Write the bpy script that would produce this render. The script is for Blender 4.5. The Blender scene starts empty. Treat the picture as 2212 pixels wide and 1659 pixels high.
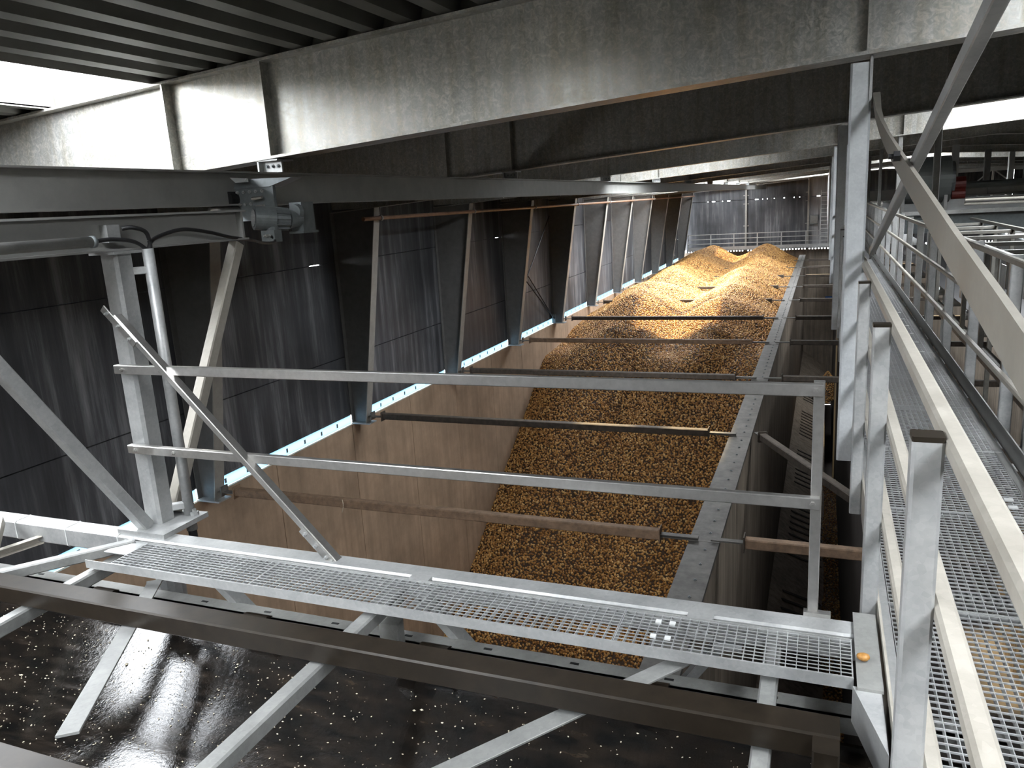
import bpy, math, random
from mathutils import Vector, Matrix
random.seed(7)
S = bpy.context.scene
COL = S.collection

# ------------------------------------------------------------------ camera
cd = bpy.data.cameras.new('camera'); cam = bpy.data.objects.new('camera', cd); COL.objects.link(cam)
R = ((0.92959457, 0.36408047, -0.05744001), (0.02934948, -0.22846207, -0.97311032), (-0.36741332, 0.90291223, -0.22306267))
cam.matrix_world = Matrix(((R[0][0], -R[1][0], -R[2][0], 0), (R[0][1], -R[1][1], -R[2][1], 0), (R[0][2], -R[1][2], -R[2][2], 0), (0, 0, 0, 1)))
cd.sensor_fit = 'HORIZONTAL'; cd.sensor_width = 36.0; cd.lens = 36.0 * 1681.27 / 2212.0
cd.clip_start = 0.05; cd.clip_end = 500
S.camera = cam

# ------------------------------------------------------------------ sky, sun, exposure
W = bpy.data.worlds.new('sky'); S.world = W; W.use_nodes = True
bg = W.node_tree.nodes['Background']
bg.inputs[0].default_value = (0.94, 0.97, 1.0, 1); bg.inputs[1].default_value = 9.0
sd = bpy.data.lights.new('sun', 'SUN'); sun = bpy.data.objects.new('sun', sd); COL.objects.link(sun)
sd.energy = 6.0; sd.color = (1.0, 0.76, 0.4); sd.angle = math.radians(3.0)
sun.rotation_euler = Vector((-0.15, 0.35, 1.05)).to_track_quat('Z', 'Y').to_euler()
vs = S.view_settings
vs.view_transform = 'Standard'; vs.look = 'None'; vs.gamma = 1.0; vs.use_curve_mapping = False
vs.exposure = 1.6
S.cycles.max_bounces = 8; S.cycles.diffuse_bounces = 4; S.cycles.glossy_bounces = 3
S.cycles.transmission_bounces = 6; S.cycles.transparent_max_bounces = 8
S.cycles.sample_clamp_indirect = 6.0; S.cycles.caustics_reflective = False; S.cycles.caustics_refractive = False

# layout of the hall (metres, camera eye at the origin)
FR = [5.2 + 5.06 * k for k in range(12)]            # portal frames along the hall
RIDGE = 3.4
def roofz(x, base): return base + 0.062 * (x if x < RIDGE else 2 * RIDGE - x)
RB, RD = 0.70, 0.72                                  # rafter underside at x=0, rafter depth
Y0, Y1, XL, XR = -9.98, 61.4, -10.9, 17.4
FLOOR = -16.0
# roof lights, some unseen ones added for their light: x0, x1, y0, y1
LIGHTS = [
    (-6.23, -5.03, 0.14, 5.2), (-6.23, -5.03, -4.92, 0.14),
    (1.4, 2.8, -4.92, 0.14), (1.5, 2.7, 0.3, 3.3), (-3.2, -2.3, 0.3, 1.7), (-3.4, -2.0, -4.92, 0.14),  # unseen; all but the first added to brighten the foreground
    (-5.6, -4.4, 15.4, 18.2), (-3.75, -2.55, 15.4, 18.2), (2.4, 4.4, 10.26, 15.32),  # the pair at left is unseen, added to light the near heap slope
    (-8.0, -4.6, 32.8, 35.56), (-8.0, -4.6, 35.56, 40.62), (-8.0, -4.6, 40.62, 45.0), (2.6, 4.2, 30.5, 35.56), (9.0, 11.5, 30.5, 35.56),
    (-1.6, 0.6, 45.68, 50.74), (-7.6, -5.6, 56.4, 59.4), (2.6, 4.2, 50.74, 55.8),  # first opening is unseen, added to light the narrow bin
]
for i, (a, b, c, d) in enumerate(LIGHTS):            # sky portals in the roof lights
    l = bpy.data.lights.new('sky_portal', 'AREA'); l.shape = 'RECTANGLE'; l.size = b - a; l.size_y = d - c
    l.cycles.is_portal = True
    o = bpy.data.objects.new('sky_portal', l); COL.objects.link(o)
    o.location = ((a + b) / 2, (c + d) / 2, roofz((a + b) / 2, 1.62))

# ------------------------------------------------------------------ materials
def mat(name, nodes_fn):
    m = bpy.data.materials.new(name); m.use_nodes = True
    nt = m.node_tree; p = nt.nodes['Principled BSDF']
    nodes_fn(nt, p); return m
def N(nt, t, **kw):
    n = nt.nodes.new(t)
    for k, v in kw.items():
        if k.startswith('i_'):
            key = k[2:]; key = int(key) if key.isdigit() else key.replace('_', ' ')
            n.inputs[key].default_value = v
        else: setattr(n, k, v)
    return n
def L(nt, a, b): nt.links.new(a, b)
def ramp(nt, fac, stops, interp='LINEAR'):
    r = N(nt, 'ShaderNodeValToRGB'); r.color_ramp.interpolation = interp
    e = r.color_ramp.elements
    while len(e) < len(stops): e.new(0.5)
    for q, (pos, c) in zip(e, stops):
        q.position = pos; q.color = (c[0], c[1], c[2], 1) if isinstance(c, (tuple, list)) else (c, c, c, 1)
    L(nt, fac, r.inputs[0]); return r
def coords(nt, scale=(1, 1, 1)):
    tc = N(nt, 'ShaderNodeTexCoord'); mp = N(nt, 'ShaderNodeMapping'); mp.inputs['Scale'].default_value = scale
    L(nt, tc.outputs['Object'], mp.inputs[0]); return mp.outputs[0]
def bump(nt, p, h, strength=0.3, dist=0.01):
    b = N(nt, 'ShaderNodeBump'); b.inputs['Strength'].default_value = strength; b.inputs['Distance'].default_value = dist
    L(nt, h, b.inputs['Height']); L(nt, b.outputs[0], p.inputs['Normal'])
def mix(nt, fac, a, b, bt='MIX'):
    m = N(nt, 'ShaderNodeMix'); m.data_type = 'RGBA'; m.blend_type = bt
    for s, v in ((m.inputs[0], fac), (m.inputs[6], a), (m.inputs[7], b)):
        if hasattr(v, 'links'): L(nt, v, s)
        elif isinstance(v, (int, float)) and s == m.inputs[0]: s.default_value = v
        else: s.default_value = (v[0], v[1], v[2], 1)
    return m.outputs[2]

def galv_fn(c0, c1, metal, rough, scale=80):
    def fn(nt, p):
        co = coords(nt)
        v = N(nt, 'ShaderNodeTexVoronoi', i_Scale=scale); L(nt, co, v.inputs['Vector'])
        n = N(nt, 'ShaderNodeTexNoise', i_Scale=6.0, i_Detail=6.0, i_Roughness=0.65); L(nt, co, n.inputs['Vector'])
        f = mix(nt, 0.16, n.outputs[0], v.outputs['Color'])
        bw = N(nt, 'ShaderNodeRGBToBW'); L(nt, f, bw.inputs[0])
        r = ramp(nt, bw.outputs[0], [(0.25, c0), (0.7, c1)]); L(nt, r.outputs[0], p.inputs['Base Color'])
        p.inputs['Metallic'].default_value = metal
        rr = ramp(nt, bw.outputs[0], [(0.3, rough - 0.08), (0.7, rough + 0.1)]); L(nt, rr.outputs[0], p.inputs['Roughness'])
        bump(nt, p, bw.outputs[0], 0.08, 0.004)
    return fn
M = {}
M['galv'] = mat('galvanised_steel', galv_fn((0.33, 0.34, 0.34), (0.54, 0.545, 0.535), 0.4, 0.42))
M['grating'] = mat('grating_steel', galv_fn((0.42, 0.43, 0.435), (0.58, 0.59, 0.59), 0.5, 0.45))
M['galv_lit'] = mat('galvanised_steel_lit', galv_fn((0.5, 0.525, 0.54), (0.72, 0.745, 0.755), 0.25, 0.4))  # lighter copy of galv, daylight on the hanger posts put into the colour
M['galv_warm'] = mat('galvanised_rail', galv_fn((0.34, 0.315, 0.265), (0.5, 0.47, 0.41), 0.2, 0.5, 60))
M['galv_mid'] = mat('galvanised_dull', galv_fn((0.2, 0.205, 0.2), (0.36, 0.36, 0.345), 0.35, 0.45))
M['galv_dark'] = mat('galvanised_grey', galv_fn((0.2, 0.2, 0.19), (0.33, 0.33, 0.315), 0.3, 0.5))
def rafter_fn(nt, p):
    co = coords(nt); st = coords(nt, (14, 14, 1.3))
    n1 = N(nt, 'ShaderNodeTexNoise', i_Scale=1.1, i_Detail=8.0, i_Roughness=0.7); L(nt, co, n1.inputs['Vector'])
    n2 = N(nt, 'ShaderNodeTexNoise', i_Scale=1.0, i_Detail=5.0, i_Roughness=0.6); L(nt, st, n2.inputs['Vector'])
    v = N(nt, 'ShaderNodeTexNoise', i_Scale=24.0, i_Detail=4.0, i_Roughness=0.7, i_Distortion=1.2); L(nt, co, v.inputs['Vector'])
    a = ramp(nt, v.outputs[0], [(0.38, (0.42, 0.43, 0.42)), (0.52, (0.53, 0.535, 0.52)), (0.66, (0.7, 0.69, 0.66))])
    b = ramp(nt, n2.outputs[0], [(0.42, (1, 1, 1)), (0.62, (0.82, 0.78, 0.7))])
    c = mix(nt, 0.8, a.outputs[0], b.outputs[0], 'MULTIPLY')
    d = ramp(nt, n1.outputs[0], [(0.35, (0.8, 0.79, 0.77)), (0.65, (1.08, 1.06, 1.02))])
    L(nt, mix(nt, 1.0, c, d.outputs[0], 'MULTIPLY'), p.inputs['Base Color'])
    p.inputs['Metallic'].default_value = 0.55
    rr = ramp(nt, v.outputs[0], [(0.35, 0.32), (0.7, 0.5)]); L(nt, rr.outputs[0], p.inputs['Roughness'])
    bump(nt, p, v.outputs[0], 0.1, 0.003)
M['rafter'] = mat('galvanised_rafter', rafter_fn)
def simple(c, rough=0.6, metal=0.0, var=0.25, scale=8.0, bmp=0.0):
    def fn(nt, p):
        co = coords(nt)
        n = N(nt, 'ShaderNodeTexNoise', i_Scale=scale, i_Detail=6.0, i_Roughness=0.65); L(nt, co, n.inputs['Vector'])
        r = ramp(nt, n.outputs[0], [(0.3, tuple(x * (1 - var) for x in c)), (0.7, tuple(min(1, x * (1 + var)) for x in c))])
        L(nt, r.outputs[0], p.inputs['Base Color'])
        p.inputs['Roughness'].default_value = rough; p.inputs['Metallic'].default_value = metal
        if bmp: bump(nt, p, n.outputs[0], bmp, 0.01)
    return fn
M['brace'] = mat('dull_brace_steel', galv_fn((0.21, 0.195, 0.165), (0.32, 0.3, 0.26), 0.15, 0.55, 60))
M['stainless'] = mat('stainless_steel', simple((0.5, 0.49, 0.47), 0.3, 0.85, 0.12, 30))
M['brown'] = mat('brown_painted_steel', simple((0.021, 0.016, 0.011), 0.34, 0.1, 0.35, 14))
M['brown'].node_tree.nodes['Principled BSDF'].inputs['Specular IOR Level'].default_value = 0.3
M['rust'] = mat('rusty_tube', simple((0.23, 0.15, 0.095), 0.75, 0.0, 0.35, 9, 0.2))
M['rust_dark'] = mat('dark_tube', simple((0.07, 0.055, 0.042), 0.7, 0.0, 0.45, 9, 0.2))  # darker brown tone for most of the tie tubes
M['cap'] = mat('divider_cap_steel', simple((0.12, 0.113, 0.102), 0.55, 0.2, 0.4, 5, 0.15))
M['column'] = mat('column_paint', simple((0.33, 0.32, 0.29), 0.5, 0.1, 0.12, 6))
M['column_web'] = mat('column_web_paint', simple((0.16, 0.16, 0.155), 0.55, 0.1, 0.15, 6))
M['deck'] = mat('roof_deck', simple((0.17, 0.17, 0.155), 0.45, 0.35, 0.12, 3))
M['beam'] = mat('monorail_paint', simple((0.38, 0.38, 0.36), 0.42, 0.25, 0.1, 5))
M['motor'] = mat('motor_grey', simple((0.19, 0.21, 0.215), 0.4, 0.1, 0.15, 20))
M['black'] = mat('black_rubber', simple((0.015, 0.015, 0.016), 0.5, 0.0, 0.3, 20))
M['frame_dark'] = mat('dark_frame_steel', simple((0.13, 0.125, 0.11), 0.5, 0.2, 0.25, 8))  # darker grey for the conveyor frames right of the walkway
M['red'] = mat('red_paint', simple((0.14, 0.018, 0.012), 0.5, 0.0, 0.2, 10))
M['pipe'] = mat('sprinkler_pipe', simple((0.24, 0.14, 0.09), 0.5, 0.1, 0.3, 4))
M['duct'] = mat('grey_duct', simple((0.17, 0.185, 0.18), 0.5, 0.1, 0.1, 2))
M['white'] = mat('white_paint', simple((0.7, 0.71, 0.7), 0.5, 0.0, 0.08, 5))
M['blue_paint'] = mat('blue_spray', simple((0.05, 0.14, 0.4), 0.8, 0.0, 0.4, 10))
def clad_fn(nt, p):
    st = coords(nt, (1.5, 1.5, 0.1)); co = coords(nt, (0.5, 0.5, 0.5))
    n = N(nt, 'ShaderNodeTexNoise', i_Scale=2.0, i_Detail=7.0, i_Roughness=0.7); L(nt, st, n.inputs['Vector'])
    n2 = N(nt, 'ShaderNodeTexNoise', i_Scale=1.0, i_Detail=3.0); L(nt, co, n2.inputs['Vector'])
    r = ramp(nt, n.outputs[0], [(0.40, (0.055, 0.058, 0.065)), (0.52, (0.09, 0.094, 0.102)), (0.68, (0.26, 0.265, 0.275))])
    r2 = ramp(nt, n2.outputs[0], [(0.35, 0.6), (0.7, 1.3)])
    L(nt, mix(nt, 1.0, r.outputs[0], r2.outputs[0], 'MULTIPLY'), p.inputs['Base Color'])
    p.inputs['Roughness'].default_value = 0.5
M['clad'] = mat('dusty_black_cladding', clad_fn)
def clad2_fn(nt, p):
    st = coords(nt, (3.2, 3.2, 0.16))
    n = N(nt, 'ShaderNodeTexNoise', i_Scale=2.0, i_Detail=7.0, i_Roughness=0.7); L(nt, st, n.inputs['Vector'])
    r = ramp(nt, n.outputs[0], [(0.35, (0.28, 0.28, 0.29)), (0.7, (0.5, 0.5, 0.5))])
    L(nt, r.outputs[0], p.inputs['Base Color']); p.inputs['Roughness'].default_value = 0.5
M['clad_pale'] = mat('pale_cladding', clad2_fn)
def conc_fn(base, streak):
    def fn(nt, p):
        st = coords(nt, (2.4, 2.4, 0.12)); co = coords(nt)
        n = N(nt, 'ShaderNodeTexNoise', i_Scale=2.2, i_Detail=7.0, i_Roughness=0.65); L(nt, st, n.inputs['Vector'])
        n2 = N(nt, 'ShaderNodeTexNoise', i_Scale=0.7, i_Detail=8.0, i_Roughness=0.7); L(nt, co, n2.inputs['Vector'])
        r = ramp(nt, n.outputs[0], [(0.35, tuple(x * (1 - streak) for x in base)), (0.55, base), (0.75, tuple(x * (1 + streak * 0.6) for x in base))])
        r2 = ramp(nt, n2.outputs[0], [(0.3, 0.68), (0.7, 1.2)])
        L(nt, mix(nt, 1.0, r.outputs[0], r2.outputs[0], 'MULTIPLY'), p.inputs['Base Color'])
        p.inputs['Roughness'].default_value = 0.7
        bump(nt, p, n2.outputs[0], 0.15, 0.03)
    return fn
M['concrete'] = mat('stained_concrete', conc_fn((0.42, 0.30, 0.205), 0.17))
M['concrete2'] = mat('stained_concrete_grey', conc_fn((0.30, 0.245, 0.19), 0.45))
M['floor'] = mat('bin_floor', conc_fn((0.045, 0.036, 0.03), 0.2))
def belt_fn(nt, p):
    co = coords(nt, (3, 10, 10)); c2 = coords(nt)
    n = N(nt, 'ShaderNodeTexNoise', i_Scale=2.0, i_Detail=8.0, i_Roughness=0.7); L(nt, co, n.inputs['Vector'])
    n2 = N(nt, 'ShaderNodeTexNoise', i_Scale=45.0, i_Detail=4.0, i_Roughness=0.7); L(nt, c2, n2.inputs['Vector'])
    r = ramp(nt, n.outputs[0], [(0.4, (0.005, 0.005, 0.005)), (0.6, (0.016, 0.012, 0.009)), (0.8, (0.05, 0.036, 0.024))])
    L(nt, r.outputs[0], p.inputs['Base Color'])
    rr = ramp(nt, n.outputs[0], [(0.4, 0.03), (0.7, 0.16)]); L(nt, rr.outputs[0], p.inputs['Roughness'])
    p.inputs['Specular IOR Level'].default_value = 0.55
    bump(nt, p, n2.outputs[0], 0.2, 0.003)
M['belt'] = mat('wet_black_belt', belt_fn)
def potato_fn(nt, p):
    oi = N(nt, 'ShaderNodeObjectInfo'); co = coords(nt)
    n = N(nt, 'ShaderNodeTexNoise', i_Scale=60.0, i_Detail=3.0); L(nt, co, n.inputs['Vector'])
    r = ramp(nt, oi.outputs['Random'], [(0.0, (0.2, 0.085, 0.02)), (0.35, (0.39, 0.185, 0.045)), (0.75, (0.58, 0.305, 0.08)), (1.0, (0.72, 0.47, 0.19))])
    r2 = ramp(nt, n.outputs[0], [(0.3, 0.75), (0.7, 1.12)])
    L(nt, mix(nt, 1.0, r.outputs[0], r2.outputs[0], 'MULTIPLY'), p.inputs['Base Color'])
    p.inputs['Roughness'].default_value = 0.5
M['potato'] = mat('potato_skin', potato_fn)
M['gap_shade'] = mat('heap_gap_shade', simple((0.045, 0.022, 0.008), 0.8, 0.0, 0.4, 30))  # dark surface under the potatoes, painting the shade in their gaps
M['scrap'] = mat('potato_scrap', simple((0.68, 0.6, 0.46), 0.5, 0.0, 0.35, 40))
def pane(name, trans, tint, sky=None):
    m = bpy.data.materials.new(name); m.use_nodes = True; nt = m.node_tree
    for n in list(nt.nodes): nt.nodes.remove(n)
    out = N(nt, 'ShaderNodeOutputMaterial'); t = N(nt, 'ShaderNodeBsdfTransparent'); t.inputs[0].default_value = (*tint, 1)
    d = N(nt, 'ShaderNodeBsdfTranslucent'); d.inputs[0].default_value = (*(sky or tint), 1)
    mx = N(nt, 'ShaderNodeMixShader'); mx.inputs[0].default_value = 1 - trans
    L(nt, t.outputs[0], mx.inputs[1]); L(nt, d.outputs[0], mx.inputs[2]); L(nt, mx.outputs[0], out.inputs[0]); return m
M['rooflight'] = pane('clear_polycarbonate', 0.85, (0.95, 0.97, 1.0))
M['strip'] = pane('blue_translucent_strip', 0.0, (0.1, 0.2, 0.3), (0.21, 0.295, 0.355))

# ------------------------------------------------------------------ mesh helpers
class MB:
    def __init__(s): s.v = []; s.f = []
    def add(s, vs, fs):
        o = len(s.v); s.v += [tuple(x) for x in vs]; s.f += [tuple(i + o for i in f) for f in fs]; return s
    def box(s, x0, x1, y0, y1, z0, z1):
        return s.add([(x0, y0, z0), (x1, y0, z0), (x1, y1, z0), (x0, y1, z0), (x0, y0, z1), (x1, y0, z1), (x1, y1, z1), (x0, y1, z1)],
                     [(3, 2, 1, 0), (4, 5, 6, 7), (0, 1, 5, 4), (1, 2, 6, 5), (2, 3, 7, 6), (3, 0, 4, 7)])
    def prism(s, p0, p1, prof, up=(0, 0, 1), cap=True):
        p0 = Vector(p0); p1 = Vector(p1); d = (p1 - p0).normalized(); up = Vector(up)
        if abs(d.dot(up)) > 0.99: up = Vector((0, 1, 0))
        sx = d.cross(up).normalized(); u = sx.cross(d).normalized(); n = len(prof)
        vs = [p0 + sx * a + u * b for a, b in prof] + [p1 + sx * a + u * b for a, b in prof]
        fs = [(i, (i + 1) % n, n + (i + 1) % n, n + i) for i in range(n)]
        if cap: fs += [tuple(range(n - 1, -1, -1)), tuple(range(n, 2 * n))]
        return s.add(vs, fs)
    def bar(s, p0, p1, w, h, up=(0, 0, 1), ch=None):
        c = min(w, h) * 0.1 if ch is None else ch; a, b = w / 2, h / 2
        if c <= 0: return s.prism(p0, p1, [(-a, -b), (a, -b), (a, b), (-a, b)], up)
        return s.prism(p0, p1, [(-a + c, -b), (a - c, -b), (a, -b + c), (a, b - c), (a - c, b), (-a + c, b), (-a, b - c), (-a, -b + c)], up)
    def tube(s, p0, p1, r, n=14, up=(0, 0, 1)):
        return s.prism(p0, p1, [(r * math.cos(2 * math.pi * i / n), r * math.sin(2 * math.pi * i / n)) for i in range(n)], up)
    def cone(s, p0, p1, r0, r1, n=16):
        p0 = Vector(p0); p1 = Vector(p1); d = (p1 - p0).normalized(); up = Vector((0, 0, 1))
        if abs(d.dot(up)) > 0.99: up = Vector((0, 1, 0))
        sx = d.cross(up).normalized(); u = sx.cross(d)
        ring = lambda p, r: [p + sx * r * math.cos(2 * math.pi * i / n) + u * r * math.sin(2 * math.pi * i / n) for i in range(n)]
        return s.add(ring(p0, r0) + ring(p1, r1), [(i, (i + 1) % n, n + (i + 1) % n, n + i) for i in range(n)] + [tuple(range(n - 1, -1, -1)), tuple(range(n, 2 * n))])
    def ibeam(s, p0, p1, dep, fw, tf, tw, up=(0, 0, 1)):
        a, b, t, w = fw / 2, dep / 2, tf, tw / 2
        return s.prism(p0, p1, [(-a, -b), (a, -b), (a, -b + t), (w, -b + t), (w, b - t), (a, b - t), (a, b), (-a, b), (-a, b - t), (-w, b - t), (-w, -b + t), (-a, -b + t)], up)
    def chan(s, p0, p1, dep, fw, t, up=(0, 0, 1), flip=1):
        b = dep / 2; P = [(0, -b), (fw, -b), (fw, -b + t), (t, -b + t), (t, b - t), (fw, b - t), (fw, b), (0, b)]
        if flip < 0: P = [(-a, c) for a, c in reversed(P)]
        return s.prism(p0, p1, P, up)
    def angle(s, p0, p1, w, t, up=(0, 0, 1), flip=1):
        P = [(0, 0), (w, 0), (w, t), (t, t), (t, w), (0, w)]
        if flip < 0: P = [(-a, c) for a, c in reversed(P)]
        return s.prism(p0, p1, P, up)
    def path(s, pts, r, n=8):
        pts = [Vector(p) for p in pts]; rings = []
        for i, p in enumerate(pts):
            d = (pts[min(i + 1, len(pts) - 1)] - pts[max(i - 1, 0)]).normalized(); up = Vector((0, 0, 1))
            if abs(d.dot(up)) > 0.97: up = Vector((1, 0, 0))
            sx = d.cross(up).normalized(); u = sx.cross(d)
            rings += [p + sx * r * math.cos(2 * math.pi * k / n) + u * r * math.sin(2 * math.pi * k / n) for k in range(n)]
        fs = []
        for i in range(len(pts) - 1):
            for k in range(n): fs.append((i * n + k, i * n + (k + 1) % n, (i + 1) * n + (k + 1) % n, (i + 1) * n + k))
        fs += [tuple(range(n - 1, -1, -1)), tuple(range((len(pts) - 1) * n, len(pts) * n))]
        return s.add(rings, fs)
    def mesh(s, name, m, smooth=False):
        me = bpy.data.meshes.new(name); me.from_pydata(s.v, [], s.f); me.materials.append(M[m] if isinstance(m, str) else m)
        if smooth:
            for p in me.polygons: p.use_smooth = True
        me.update(); return me
def link(o, parent=None):
    COL.objects.link(o)
    if parent is not None:
        o.parent = parent
        o.matrix_parent_inverse = ROOT.get(parent.name, Matrix()).inverted() if parent.name in ROOT else Matrix()
    return o
ROOT = {}
def part(name, mb, m, parent, label=None, smooth=False, kind=None):
    o = bpy.data.objects.new(name, mb.mesh(name, m, smooth)); COL.objects.link(o)
    o.parent = parent
    if parent.type == 'EMPTY': o.matrix_parent_inverse = Matrix.Translation(-Vector(parent.location))
    if label: o['label'] = label
    if kind: o['kind'] = kind
    return o
def thing(name, label, cat, loc=(0, 0, 0), group=None):
    o = bpy.data.objects.new(name, None); COL.objects.link(o); o.location = loc; o.empty_display_size = 0.1
    o['label'] = label; o['category'] = cat
    if group: o['group'] = group
    return o
def solo(name, mb, m, label, cat, group=None, kind=None, smooth=False):
    o = bpy.data.objects.new(name, mb.mesh(name, m, smooth)); COL.objects.link(o)
    o['label'] = label; o['category'] = cat
    if group: o['group'] = group
    if kind: o['kind'] = kind
    return o
def struct(name, mb, m, label=None, cat=None):
    o = bpy.data.objects.new(name, mb.mesh(name, m)); COL.objects.link(o); o['kind'] = 'structure'
    o['label'] = label; o['category'] = cat
    return o
ORD = ['first', 'second', 'third', 'fourth', 'fifth', 'sixth', 'seventh', 'eighth', 'ninth', 'tenth', 'eleventh', 'twelfth', 'thirteenth', 'fourteenth']
def bolt(mb, p, d, r=0.012, l=0.012):
    p = Vector(p); mb.tube(p, p + Vector(d) * l, r, 6); mb.tube(p, p + Vector(d) * (l * 1.8), r * 0.5, 6)

# ------------------------------------------------------------------ floor, walls
struct('floor', MB().box(-10.4, XR, Y0, Y1, FLOOR - 0.3, FLOOR), 'floor', 'dark concrete floor at the bottom of the bins', 'floor')

WT = -4.85
wl = struct('wall_left', MB().box(-10.52, -10.36, Y0, Y1, FLOOR, WT - 0.02), 'concrete', 'tall stained concrete bin wall along the left side', 'wall')
y = 15.1 - 2.83 * 8
while y < Y1:                                              # precast panels with open joints
    part('concrete_panel', MB().box(-10.36, -10.3, max(y + 0.008, Y0), min(y + 2.822, Y1), FLOOR, WT), 'concrete', wl)
    y += 2.83
wu = struct('wall_upper_left', MB().box(-10.5, -10.45, Y0, Y1, 0.72, 1.6), 'clad', 'dusty black cladding above the left bin wall', 'wall')
SEAMS = [(-4.6, -3.24), (-3.22, -1.045), (-1.025, 0.75)]
edges = [Y0] + [FR[0] - 5.06 * 2, FR[0] - 5.06] + FR
gaps = {0: (9.35, 9.5), 1: (14.35, 14.72), 2: (20.5, 20.95), 3: (24.95, 25.2), 5: (33.0, 33.1)}
for k in range(len(edges) - 1):
    a, b = edges[k], edges[k + 1]
    if b - a < 0.2: continue
    for j, (z0, z1) in enumerate(SEAMS):
        part('cladding_panel', MB().box(-10.45, -10.38, a + 0.004, b - 0.004, z0, z1), 'clad', wu)
    for sz in (-3.23, -1.035):                             # joint covers behind the panels, open where daylight shows
        hole = gaps.get(k - 3) if sz > -2 else None
        if hole:
            part('joint_cover', MB().box(-10.47, -10.455, a, hole[0], sz - 0.04, sz + 0.04).box(-10.47, -10.455, hole[1], b, sz - 0.04, sz + 0.04), 'clad', wu)
        else: part('joint_cover', MB().box(-10.47, -10.455, a, b, sz - 0.04, sz + 0.04), 'clad', wu)
# translucent daylight strip between wall and cladding
for k, yf in enumerate([FR[0] - 5.06] + FR[:-1]):
    w = struct('window_%d' % (k + 1), MB().box(-10.40, -10.38, yf + 0.28, yf + 4.92, WT, WT + 0.21), 'strip',
               'pale blue daylight strip on the bin wall, %s bay from the camera' % ORD[k], 'window')
    cl = MB()
    for q in range(7):
        yy = yf + 0.6 + q * 0.62
        cl.box(-10.38, -10.37, yy, yy + 0.05, WT + 0.06, WT + 0.15)
    part('fixing_clip', cl, 'motor', w)
    part('flashing', MB().box(-10.46, -10.37, yf + 0.05, yf + 5.01, WT + 0.215, WT + 0.25), 'clad', w)

# columns
for k, yf in enumerate(FR):
    zt = roofz(-9.2, RB)
    t = thing('wall_column', '%s tapered steel column from the camera along the left wall' % ORD[k], 'column', (-10.2, yf, WT), 'left wall columns')
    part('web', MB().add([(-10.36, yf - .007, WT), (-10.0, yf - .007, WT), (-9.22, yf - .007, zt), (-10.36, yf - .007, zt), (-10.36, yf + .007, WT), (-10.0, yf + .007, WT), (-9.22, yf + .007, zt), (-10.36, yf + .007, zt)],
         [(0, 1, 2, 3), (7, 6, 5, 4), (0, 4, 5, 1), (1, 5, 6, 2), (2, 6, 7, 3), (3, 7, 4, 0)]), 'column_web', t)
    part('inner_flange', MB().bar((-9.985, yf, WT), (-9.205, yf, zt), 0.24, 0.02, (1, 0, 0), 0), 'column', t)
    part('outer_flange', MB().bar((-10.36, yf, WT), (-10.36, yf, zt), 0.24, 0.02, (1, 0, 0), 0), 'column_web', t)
    part('base_plate', MB().box(-10.36, -9.85, yf - .16, yf + .16, WT, WT + 0.025), 'galv', t)

# far wall
wf = struct('wall_far', MB().box(-10.9, XR, Y1 + 0.05, Y1 + 0.3, FLOOR, -4.35), 'concrete2', 'concrete base wall at the far end of the hall', 'wall')
wfu = struct('wall_upper_far', MB().box(-10.9, XR, Y1 + 0.2, Y1 + 0.24, 0.9, 2.6), 'clad', 'dark cladding of the far end wall', 'wall')
xs = [-10.9, -5.45, -1.15, 0.6, 6.0, 11.5, XR]
for i in range(len(xs) - 1):
    mt = 'clad_pale' if i == 2 else 'clad'
    for z0, z1 in ((-4.15, -0.62), (-0.56, roofz((xs[i] + xs[i + 1]) / 2, 1.5))):
        part('cladding_panel', MB().box(xs[i] + .01, xs[i + 1] - .01, Y1 + 0.1, Y1 + 0.16, z0, z1), mt, wfu)
    x = xs[i]
    while x < xs[i + 1] - 0.05:                            # broken joint cover letting daylight through
        ln = random.uniform(0.25, 0.9); x2 = min(x + ln, xs[i + 1])
        part('joint_cover', MB().box(x, x2, Y1 + 0.17, Y1 + 0.18, -0.66, -0.52), 'clad', wfu)
        x = x2 + random.choice((0.0, 0.05, 0.1, 0.22))
    x = xs[i]
    while x < xs[i + 1] - 0.05:
        x2 = min(x + 0.12, xs[i + 1]); part('profile_filler', MB().box(x, x2, Y1 + 0.1, Y1 + 0.16, -4.36, -4.14), 'clad', wfu); x = x2 + 0.09
struct('wall_right', MB().box(XR, XR + 0.3, Y0, Y1, FLOOR, 1.6), 'clad', 'dark right side wall of the hall beyond the conveyors', 'wall')
struct('wall_near', MB().box(-10.9, XR, Y0 - 0.3, Y0, FLOOR, 2.6), 'clad', 'dark end wall behind the camera', 'wall')

# divider wall with steel cap
PL, PR, PT = -1.63, -1.235, -4.71
wm = struct('wall_middle', MB().box(PL + 0.03, PR - 0.03, Y0, Y1, FLOOR, PT - 0.05), 'concrete2', 'concrete dividing wall between the wide and the narrow bin', 'wall')
y = Y0
while y < Y1:
    y2 = min(y + 2.83, Y1)
    part('concrete_panel', MB().box(PR - 0.03, PR, y + .008, y2 - .008, FLOOR, PT - 0.06), 'concrete2', wm)
    part('concrete_panel', MB().box(PL, PL + 0.03, y + .008, y2 - .008, FLOOR, PT - 0.06), 'concrete2', wm)
    y += 2.83
y = FR[0] - 5.06
while y < Y1:
    y2 = min(y + 5.06, Y1)
    cp = part('cap_plate', MB().box(PL - 0.01, PR + 0.01, y + .004, y2 - .004, PT - 0.06, PT), 'cap', wm)
    b = MB()
    for q in range(11): bolt(b, ((PL + PR) / 2 + 0.05, y + 0.3 + q * 0.45, PT), (0, 0, 1), 0.02, 0.012)
    part('bolt_row', b, 'motor', cp)
    y += 5.06
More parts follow.
